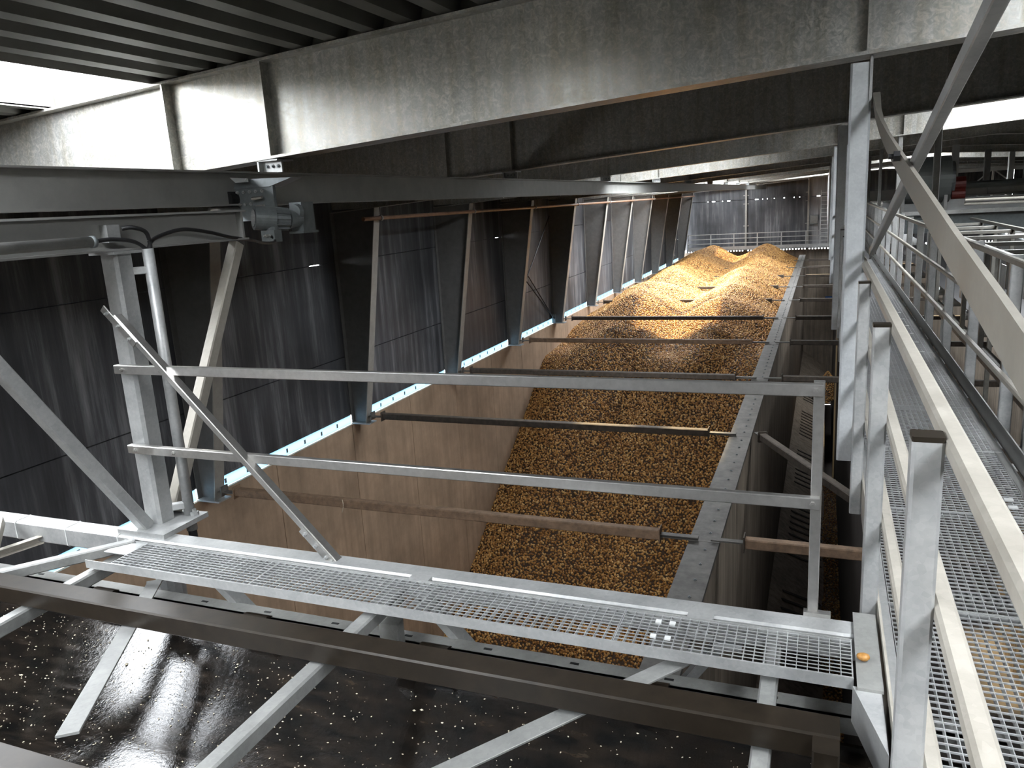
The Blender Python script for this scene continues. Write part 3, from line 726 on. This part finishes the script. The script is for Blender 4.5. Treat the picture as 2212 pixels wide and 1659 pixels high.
# hoist trolley with motor
t = thing('hoist_trolley', 'dark grey electric hoist trolley with motor hanging on the monorail', 'hoist', (MX, 4.8, 0.0))
def wedge(x0, x1, y0, y1, za, zb, xb0, xb1):
    return MB().add([(x0, y0, za), (x1, y0, za - .015), (x1, y1, za - .015), (x0, y1, za), (xb0, y0 - .03, zb), (xb1, y0 - .03, zb), (xb1, y1, zb), (xb0, y1, zb)],
        [(0, 1, 2, 3), (4, 7, 6, 5), (0, 4, 5, 1), (1, 5, 6, 2), (2, 6, 7, 3), (3, 7, 4, 0)])
part('cover_plate', wedge(-4.02, -3.50, 4.72, 4.85, .30, .232, -4.02, -3.68), 'motor', t)
part('bright_plate', wedge(-3.99, -3.84, 4.655, 4.67, .312, .272, -3.92, -3.84), 'white', t)
sp_ = part('side_plate', MB().box(-4.0, -3.66, 4.70, 4.73, -.0, .25), 'motor', t)
b = MB()
for i in range(5):
    bolt(b, (-3.97 + i * .055, 4.70, .205), (0, -1, 0), .013, .012)
    if i < 3: bolt(b, (-3.97 + i * .055, 4.70, .12), (0, -1, 0), .013, .012)
part('bolt', b, 'galv', sp_)
part('wheel', MB().tube((-4.02, 4.62, .16), (-4.02, 4.76, .16), .06, 18), 'black', t)
part('buffer', MB().tube((-3.99, 4.42, .085), (-3.99, 4.71, .085), 0.026, 12), 'stainless', t, smooth=True)
part('spacer_pin', MB().tube((-3.82, 4.66, .155), (-3.73, 4.66, .16), .011, 10), 'stainless', t)
part('spacer_pin', MB().tube((-3.80, 4.66, .095), (-3.72, 4.66, .10), .011, 10), 'stainless', t)
m0, m1, m2, m3 = Vector((-3.63, 4.42, .02)), Vector((-3.545, 4.53, .006)), Vector((-3.49, 4.61, -.004)), Vector((-3.445, 4.70, -.012))
mo = part('motor_body', MB().tube(m0, m1, .082, 28).cone(m1, m2, .07, .066, 24).cone(m2, m3, .066, .04, 24), 'motor', t)
cdir = (m1 - m0).normalized(); fc = m0 - cdir * .004; fx = cdir.cross(Vector((0, 0, 1))).normalized(); fz = fx.cross(cdir)
part('fan_recess', MB().tube(m0 - cdir * .002, m0 + cdir * .01, .06, 24), 'black', mo)
fg = MB()
for i in range(-4, 5):
    h = math.sqrt(max(0, .058 ** 2 - (i * .0135) ** 2))
    fg.bar(fc + fx * i * .0135 - fz * h, fc + fx * i * .0135 + fz * h, .003, .003, cdir); fg.bar(fc + fz * i * .0135 - fx * h, fc + fz * i * .0135 + fx * h, .003, .003, cdir)
part('fan_grille', fg, 'galv', mo)
fin = MB()
for i in range(12):
    a = i * math.pi / 6; o_ = fx * math.cos(a) + fz * math.sin(a)
    fin.bar(m1 + o_ * .072 - cdir * .01, m2 + o_ * .068, .006, .02, o_)
part('cooling_fin', fin, 'motor', mo)
part('gearbox', MB().box(-3.52, -3.42, 4.68, 4.82, -.09, .11), 'motor', t)
part('gear_cover', MB().cone((-3.46, 4.68, .045), (-3.46, 4.65, .045), .058, .048, 22), 'motor', t)
part('base_plate', MB().box(-3.53, -3.41, 4.66, 4.84, -.105, -.09), 'motor', t)
part('terminal_box', MB().box(-3.60, -3.49, 4.44, 4.52, -.15, -.07), 'motor', t)
part('terminal_neck', MB().cone((-3.545, 4.5, -.08), (-3.55, 4.5, -.03), .04, .05, 12), 'motor', t)
b = MB(); bolt(b, (-3.545, 4.44, -.105), (0, -1, 0), .011, .025); part('cable_gland', b, 'stainless', t)
b = MB(); bolt(b, (-3.515, 4.44, -.105), (0, -1, 0), .009, .02); part('cable_gland', b, 'stainless', t)
def arc(pts, steps=10):
    P = [Vector(p) for p in pts]; P = [P[0]] + P + [P[-1]]; out = []
    for i in range(1, len(P) - 2):
        for q in range(steps):
            u = q / steps; a, b2, c, d2 = P[i - 1], P[i], P[i + 1], P[i + 2]
            out.append(0.5 * ((2 * b2) + (c - a) * u + (2 * a - 5 * b2 + 4 * c - d2) * u * u + (3 * b2 - a - 3 * c + d2) * u ** 3))
    out.append(P[-2]); return out
solo('motor_cable', MB().path(arc([(-3.005, 2.875, -.12), (-3.01, 2.9, -.075), (-3.03, 2.98, -.046), (-3.03, 3.14, -.022), (-3.03, 3.32, -.045), (-3.05, 3.5, -.08), (-3.12, 3.75, -.108), (-3.33, 4.12, -.14), (-3.46, 4.38, -.15), (-3.5, 4.45, -.135), (-3.515, 4.43, -.105)]), .0095, 8), 'black', 'thin black cable looping from the conduit top to the hoist motor', 'cable', smooth=True)
solo('power_cable', MB().path(arc([(-3.0, 2.88, -.12), (-2.995, 2.882, -.07), (-2.99, 2.86, -.02), (-3.0, 2.8, .002), (-3.03, 2.765, .0)]), .010, 8), 'black', 'short black cable arching from the conduit top to the plate on the crane beam', 'cable', smooth=True)
solo('conduit_cable', MB().path(arc([(BX + .075, 2.6, -.05), (-3.02, 2.69, -.045), (-3.01, 2.80, -.062), (-3.005, 2.86, -.1), (-3.005, 2.87, -.13)]), .0095, 8), 'black', 'black cable from the long conduit down into the upright conduit', 'cable', smooth=True)
solo('straw', MB().path(arc([(-7.3, 10.185, -4.58), (-7.28, 10.17, -4.68), (-7.32, 10.175, -4.80)]), .006, 5), 'scrap', 'pale straw hanging over the rusty tie tube nearest the grating', 'straw')

# ------------------------------------------------------------------ belt conveyor below the catwalk
cv = thing('belt_conveyor', 'wide wet black belt conveyor crossing under the foreground catwalk', 'conveyor', (-2, 1.9, -2.1))
prof = [(2.56, -1.87), (2.5, -1.89), (2.36, -1.95), (2.2, -2.0), (2.0, -2.02), (1.5, -2.02), (1.0, -2.0), (0.8, -1.92), (0.66, -1.85)]
vs, fs = [], []; nxb = 60
for i in range(nxb + 1):
    x = -7 + 7.6 * i / nxb
    for yv, zv in prof: vs.append((x, yv, zv))
np_ = len(prof)
for i in range(nxb):
    for j in range(np_ - 1): a = i * np_ + j; fs.append((a, a + 1, a + np_ + 1, a + np_))
mb = MB(); mb.add(vs, fs); k0 = len(vs)
mb.add([(x, y, z - .014) for x, y, z in vs], [tuple(reversed(f)) for f in fs])
part('belt', mb, 'belt', cv, smooth=True)
sl = part('stringer', MB().angle((-7, 2.56, -1.835), (0.6, 2.56, -1.835), 0.07, 0.006, flip=-1).box(-7, .6, 2.56, 2.635, -1.772, -1.765), 'galv_dark', cv)
sm = MB()
for i in range(20): x = -6.8 + i * 0.37; sm.box(x, x + .035, 2.592, 2.604, -1.7648, -1.763)
part('slot', sm, 'black', sl)
part('stringer', MB().chan((-7, .6, -1.85), (.6, .6, -1.85), .12, .06, .006), 'galv_dark', cv)
for x in (-3.3, -2.36, -1.45, -0.55, 0.3):
    rr = part('roller', MB().cone((x - .065, 2.54, -1.80), (x + .065, 2.54, -1.80), .05, .05, 20), 'brown', cv, smooth=False)
    part('roller_axle', MB().bar((x - .1, 2.575, -1.82), (x + .1, 2.575, -1.82), .015, .02), 'galv_dark', rr)
for x in (-5.5, -3.6, -1.7, 0.2): part('trough_roller', MB().tube((x, .75, -2.1), (x, 2.4, -2.1), .06, 12), 'brown', cv)
part('bracket', MB().bar((-1.62, 2.5, -1.78), (-1.62, 2.5, -1.64), .09, .06, (0, 1, 0)), 'galv_dark', cv)
part('return_pan', MB().box(-7, .6, .6, 2.6, -2.5, -2.48), 'brown', cv)
bb_ = thing('brown_beam', 'dark brown square beam on this side of the narrow grating', 'beam', (-1.7, 2.05, -1.5))
part('beam', MB().bar((-7, 2.05, -1.49), (0.08, 2.05, -1.49), 0.10, 0.08, ch=0.006), 'brown', bb_)
st_ = part('end_bracket', MB().bar((0.044, 1.965, -1.62), (0.044, 1.965, -1.455), 0.068, 0.07, (0, 1, 0), .005), 'brown', bb_)
b = MB(); bolt(b, (0.05, 1.93, -1.51), (0, -1, 0), .014, .02); part('bolt', b, 'stainless', st_)
b2_ = thing('brown_beam', 'dark brown beam at the bottom left edge, nearest to the camera', 'beam', (-2.6, 1.24, -1.5))
part('beam', MB().bar((-7, 1.235, -1.49), (-0.5, 1.235, -1.49), 0.10, 0.08, ch=0.006), 'brown', b2_)
def strut(lab, p0, p1, w, h, m, nm='bracing_strut'):
    t = thing(nm, lab, 'strut', p0); part('bar', MB().bar(p0, p1, w, h, ch=min(w, h) * .12), m, t)
    part('end_plate', MB().bar(Vector(p0) + Vector((0, 0.0, .0)), Vector(p0) + (Vector(p1) - Vector(p0)).normalized() * .012, w * 1.15, h * 1.15), m, t)
    return t
strut('short galvanised strut under the left end of the narrow grating', (-3.13, 2.6, -1.565), (-3.06, 1.2, -1.565), .06, .06, 'galv_mid')
strut('galvanised square strut crossing the belt in the middle of the foreground', (-1.63, 2.58, -1.565), (-1.63, 1.0, -1.565), .062, .06, 'galv_mid')
strut('galvanised strut crossing the belt at the right near the brown end bracket', (-0.125, 2.6, -1.565), (-0.125, 1.0, -1.565), .055, .05, 'galv_mid')
strut('flat galvanised bar slanting down over the belt at the left', (-2.85, 2.46, -1.606), (-2.02, 1.35, -1.435), .065, .008, 'galv_mid', 'flat_brace')
strut('flat galvanised bar slanting over the belt right of the middle', (-0.36, 2.46, -1.545), (-1.3, 1.2, -1.545), .065, .008, 'galv_mid', 'flat_brace')
strut('flat galvanised angle slanting from the post base to the brown beam at left', (-3.08, 2.58, -1.50), (-3.75, 1.75, -1.50), .05, .05, 'galv_mid', 'flat_brace')
for lab, p0, p1 in (('channel brace dropping below the left third of the narrow grating', (-2.68, 2.62, -1.58), (-1.5, 3.0, -3.2)),
                    ('channel brace dropping below the middle of the narrow grating', (-1.5, 2.62, -1.58), (-0.6, 3.0, -3.0)),
                    ('channel brace dropping to the left below the right third of the narrow grating', (-0.28, 2.62, -1.58), (-1.05, 3.3, -3.0))):
    t = thing('knee_brace', lab, 'brace', p1); part('channel', MB().chan(p0, p1, .07, .035, .006, (0, -1, 0)), 'galv', t)
    part('end_plate', MB().bar(p0, Vector(p0) + Vector((0, 0, -.01)), .1, .1, (0, 1, 0)), 'galv', t)
t = thing('slotted_rail', 'pair of pale slotted strut rails at the left edge below the cross beam', 'rail', (-4.0, 2.45, -1.55))
part('strut_rail', MB().chan((-4.05, 2.3, -1.62), (-3.78, 2.62, -1.56), .04, .04, .004), 'galv_warm', t)
part('strut_rail', MB().chan((-3.95, 2.55, -1.45), (-3.62, 2.2, -1.62), .05, .04, .004), 'galv_warm', t)
# scraps on the belt
sc = MB(); r4 = random.Random(11)
def belt_z(y):
    for (a, za), (b, zb) in zip(prof, prof[1:]):
        if b <= y <= a: return za + (zb - za) * (a - y) / (a - b)
    return -2.02
for i in range(4200):
    x = r4.uniform(-4.6, 0.3); y = r4.uniform(1.0, 2.35)
    if r4.random() < 0.45 * (x + 4.0) / 4: continue
    if i % 9 == 0: y = r4.uniform(2.36, 2.47)
    s = r4.choice((0.0022, 0.003, 0.004, 0.0055)); z = belt_z(y) + s * 0.5; a = r4.uniform(0, 3.14)
    if i % 40 == 0: s *= 2.2
    p = Vector((x, y, z)); d = Vector((math.cos(a), math.sin(a), 0)); e = Vector((-d.y, d.x, 0)) * s * 0.6; d *= s
    sc.add([p + d, p + e, p - d, p - e, p + Vector((0, 0, s * .6)), p - Vector((0, 0, s * .6))], [(0, 1, 4), (1, 2, 4), (2, 3, 4), (3, 0, 4), (1, 0, 5), (2, 1, 5), (3, 2, 5), (0, 3, 5)])
o = solo('belt_scraps', sc, 'scrap', 'pale potato scraps and crumbs scattered over the wet black belt', 'scraps', kind='stuff')
r5 = random.Random(5)
for i, (x, y) in enumerate([(-0.62, 2.14), (-0.42, 2.12), (-1.5, 2.33), (-1.15, 2.3), (-0.28, 2.2), (-2.3, 1.9), (-0.18, 1.9)]):
    pass

# ------------------------------------------------------------------ eave pipe
t = thing('sprinkler_pipe', 'thin reddish sprinkler pipe running along the top of the left wall columns', 'pipe', (-9.2, 15, -.1))
part('pipe', MB().tube((-9.13, 14.6, -.10), (-9.13, 60.8, -.10), .045, 10), 'pipe', t)
for yf in FR[2:-1]:
    part('pipe_clamp', MB().tube((-9.13, yf - .03, -.10), (-9.13, yf + .03, -.10), .065, 10).bar((-9.13, yf, -.10), (-9.13, yf, .14), .03, .02), 'galv_dark', t)
t = thing('cross_bracing', 'thin crossed bracing rods on the left wall between the fifth and sixth columns', 'bracing', (-10.3, FR[5], WT))
for p, q in (((-10.32, FR[4] + .3, WT + 3.6), (-10.32, FR[5] - .25, WT + .3)), ((-10.28, FR[4] + .3, WT + 1.0), (-10.28, FR[5] - .25, -.5)), ((-10.24, FR[4] + .4, WT + 2.9), (-10.24, FR[5] - .25, WT + .2))):
    part('rod', MB().tube(p, q, .022, 6), 'black', t)
part('anchor_plate', MB().box(-10.34, -10.2, FR[5] - .3, FR[5] - .22, WT + .03, WT + .4), 'motor', t)

# ------------------------------------------------------------------ far end platform
t = thing('far_railing', 'galvanised railing of the platform at the far end of the hall', 'railing', (-4.6, 60.6, -4.2))
for z in (-2.98, -3.32, -3.66): part('rail', MB().bar((-9.6, 60.6, z), (.5, 60.6, z), .05, .06), 'galv', t)
part('toe_board', MB().box(-9.6, .5, 60.57, 60.6, -4.12, -3.9), 'galv', t)
x = -9.58
while x < .6:
    part('post', MB().bar((x, 60.63, -4.15), (x, 60.63, -2.95), .08, .06, (0, 1, 0)), 'galv', t); x += 1.67
solo('far_platform', MB().box(-9.7, .6, 60.55, Y1 + .1, -4.2, -4.12), 'galv_dark', 'narrow steel platform behind the far railing', 'platform')
for x, lab in ((-5.45, 'thin pale column in the middle of the far wall'), (-1.12, 'pale column of the far wall beside the light panel')):
    t = thing('far_column', lab, 'column', (x, Y1, -4.3)); part('shaft', MB().bar((x, Y1 + .02, -4.35), (x, Y1 + .02, roofz(x, RB)), .14, .14, (0, 1, 0)), 'column', t)
    for z in (-3.4, -2.5, -.9, -.3): part('cleat', MB().box(x - .2, x + .2, Y1 + .0, Y1 + .04, z, z + .05), 'column', t)
t = thing('far_ladder', 'pale vertical ladder at the right end of the far wall', 'ladder', (0.0, Y1 - .2, -4.1))
for x in (-.28, .24): part('side_rail', MB().bar((x, Y1 - .25, -4.1), (x, Y1 - .25, -.2), .05, .05, (0, 1, 0)), 'white', t)
for i in range(14): part('rung', MB().bar((-.28, Y1 - .25, -4.0 + i * .28), (.24, Y1 - .25, -4.0 + i * .28), .045, .045), 'white', t)
t = thing('junction_box', 'grey electrical box on the far wall beside the ladder', 'box', (-.75, Y1 - .1, -2.6))
part('housing', MB().box(-1.0, -.45, Y1 - .15, Y1 + .08, -2.55, -1.9), 'motor', t); part('door', MB().box(-.97, -.48, Y1 - .17, Y1 - .15, -2.5, -1.95), 'galv_dark', t)

# ------------------------------------------------------------------ right side: bins, conveyors, frames
struct('wall_right_bin', MB().box(6.2, 6.5, Y0, Y1, FLOOR, -4.7), 'concrete2', 'concrete bin wall right of the walkway, below the conveyors', 'wall')
for k, yf in enumerate(FR[:-1]):
    t = thing('right_tie_tube', 'dark tie tube across the bin right of the walkway, %s from the camera' % ORD[k], 'tube', (3.6, yf, -4.66), 'tie tubes across the right bin')
    part('tube', MB().bar((1.06, yf, -4.66), (6.19, yf, -4.66), .14, .14), 'rust_dark', t)
    part('end_plate', MB().box(1.3, 1.316, yf - .1, yf + .1, -4.77, -4.55), 'rust_dark', t)
t = thing('side_conveyor', 'long belt conveyor with upright frames beside the walkway at right', 'conveyor', (2.1, 10, -1.9))
for x in (1.62, 2.55):
    part('stringer', MB().chan((x, 3, -1.88), (x, 52, -1.88), .16, .06, .01, flip=1 if x < 2 else -1), 'frame_dark', t)
    part('top_rail', MB().bar((x, 3, -.73), (x, 17, -.73), .05, .05), 'frame_dark', t)
y = 3.4
while y < 52:
    if 16.4 < y < 18.6: y += 1.25; continue
    fr = part('portal_frame', MB().bar((1.62, y, -1.9), (1.62, y, -.75), .05, .07, (0, 1, 0)).bar((2.55, y, -1.9), (2.55, y, -.75), .05, .07, (0, 1, 0)).bar((1.62, y, -.78), (2.55, y, -.78), .07, .05), 'frame_dark', t)
    part('idler_roller', MB().tube((1.66, y + .3, -1.68), (2.5, y + .3, -1.68), .065, 12), 'galv', fr)
    part('guide_plate', MB().add([(1.66, y + .5, -.85), (1.66, y + .72, -.85), (1.66, y + .66, -1.5), (1.66, y + .55, -1.5), (1.67, y + .5, -.85), (1.67, y + .72, -.85), (1.67, y + .66, -1.5), (1.67, y + .55, -1.5)], [(3, 2, 1, 0), (4, 5, 6, 7), (0, 1, 5, 4), (1, 2, 6, 5), (2, 3, 7, 6), (3, 0, 4, 7)]), 'galv', fr)
    y += 1.25
part('belt', MB().box(1.7, 2.48, 3, 52, -1.61, -1.6), 'black', t)
t = thing('roller_conveyor', 'dark roller conveyor with white rollers beyond the side conveyor', 'conveyor', (3.4, 14, -1.2))
for x in (2.95, 3.9): part('side_frame', MB().box(x, x + .05, 6, 17.1, -1.25, -1.0), 'motor', t)
for i in range(35): part('roller', MB().tube((3.0, 6.2 + i * .31, -1.02), (3.9, 6.2 + i * .31, -1.02), .06, 10), 'galv' if i % 2 else 'frame_dark', t)
for yy in (6.5, 9.8, 13, 16.8): part('leg', MB().bar((2.97, yy, -4.7), (2.97, yy, -1.25), .08, .08, (0, 1, 0)), 'frame_dark', t)
for k, (yc, z, lab) in enumerate(((20.6, -.55, 'pale cross beam spanning right of the walkway below the dark drum'), (27.0, -.35, 'second pale cross beam further back right of the walkway'))):
    t = thing('cross_girder', lab, 'beam', (3, yc, z)); part('beam', MB().ibeam((1.25, yc, z), (14, yc, z), .30, .15, .02, .012), 'white', t)
    for x in (2.2, 4.4, 6.6, 9): part('stiffener', MB().box(x, x + .012, yc - .075, yc + .075, z - .13, z + .13), 'white', t)
t = thing('cross_conveyor', 'dark covered conveyor trough crossing right of the walkway', 'conveyor', (5, 17.8, -.9))
part('trough', MB().add([(1.4, 17.3, -.62), (13, 17.3, -.62), (13, 18.3, -.62), (1.4, 18.3, -.62), (1.4, 17.55, -1.0), (13, 17.55, -1.0), (13, 18.05, -1.0), (1.4, 18.05, -1.0)], [(0, 1, 2, 3), (7, 6, 5, 4), (0, 4, 5, 1), (1, 5, 6, 2), (2, 6, 7, 3), (3, 7, 4, 0)]), 'motor', t)
part('side_rail', MB().bar((1.4, 17.25, -.6), (13, 17.25, -.6), .05, .08), 'galv_dark', t)
part('cable_tray', MB().tube((2.4, 16.9, -.45), (13, 16.9, -.5), .03, 8).tube((2.4, 16.8, -.38), (13, 16.95, -.46), .025, 8), 'galv_warm', t)
t = thing('conveyor_drum', 'large dark grey drum standing right of the walkway under the roof', 'drum', (1.9, 18.9, -.3))
part('shell', MB().tube((1.45, 19.2, .02), (2.42, 19.2, .02), .48, 36), 'duct', t, smooth=False)
part('end_flange', MB().tube((2.42, 19.2, .02), (2.5, 19.2, .02), .36, 28), 'motor', t)
part('motor', MB().tube((2.5, 19.2, -.1), (2.72, 19.2, -.1), .16, 18).tube((2.45, 19.0, -.3), (2.7, 19.0, -.3), .1, 12), 'red', t)
for xc in (1.5, 2.3): part('cradle', MB().box(xc, xc + .06, 18.8, 19.6, -.7, -.3), 'galv_dark', t)
t = thing('overhead_pipe', 'long dark pipe crossing level right of the drum', 'pipe', (6, 23, -.1))
part('pipe', MB().tube((2.6, 23, -.16), (14, 23, -.1), .09, 14), 'duct', t)
for x in (4.5, 9): part('hanger', MB().bar((x, 23, -.1), (x, 23, roofz(x, RB)), .03, .03, (0, 1, 0)), 'galv_dark', t)
for k, (x, y, m) in enumerate(((3.2, 24.5, 'white'), (4.6, 28.5, 'galv_dark'), (5.6, 30.5, 'white'), (6.9, 34, 'galv_dark'), (7.6, 28, 'galv_dark'), (8.8, 25.4, 'white'))):
    t = thing('right_column', '%s upright %s column behind the crossing conveyors at right, counted from the left' % (ORD[k], 'pale' if m == 'white' else 'grey'), 'column', (x, y, -4.7))
    part('shaft', MB().ibeam((x, y, -4.7), (x, y, roofz(x, RB)), .16, .16, .014, .01, (0, 1, 0)), m, t); part('base_plate', MB().box(x - .14, x + .14, y - .14, y + .14, -4.72, -4.7), m, t)
t = thing('far_truss', 'pale lattice girder with crossed diagonals far right of the walkway', 'truss', (7, 40, -.6))
part('chord', MB().bar((3, 40, .35), (16, 40, .35), .1, .16), 'white', t); part('chord', MB().bar((3, 40, -1.2), (16, 40, -1.2), .1, .16), 'white', t)
for i in range(7):
    x = 3 + i * 1.85; part('post', MB().bar((x, 40, -1.2), (x, 40, .35), .08, .08, (0, 1, 0)), 'white', t)
    part('diagonal', MB().bar((x, 40, -1.2), (x + 1.85, 40, .35), .05, .05), 'galv', t); part('diagonal', MB().bar((x, 40.06, .35), (x + 1.85, 40.06, -1.2), .05, .05), 'galv', t)
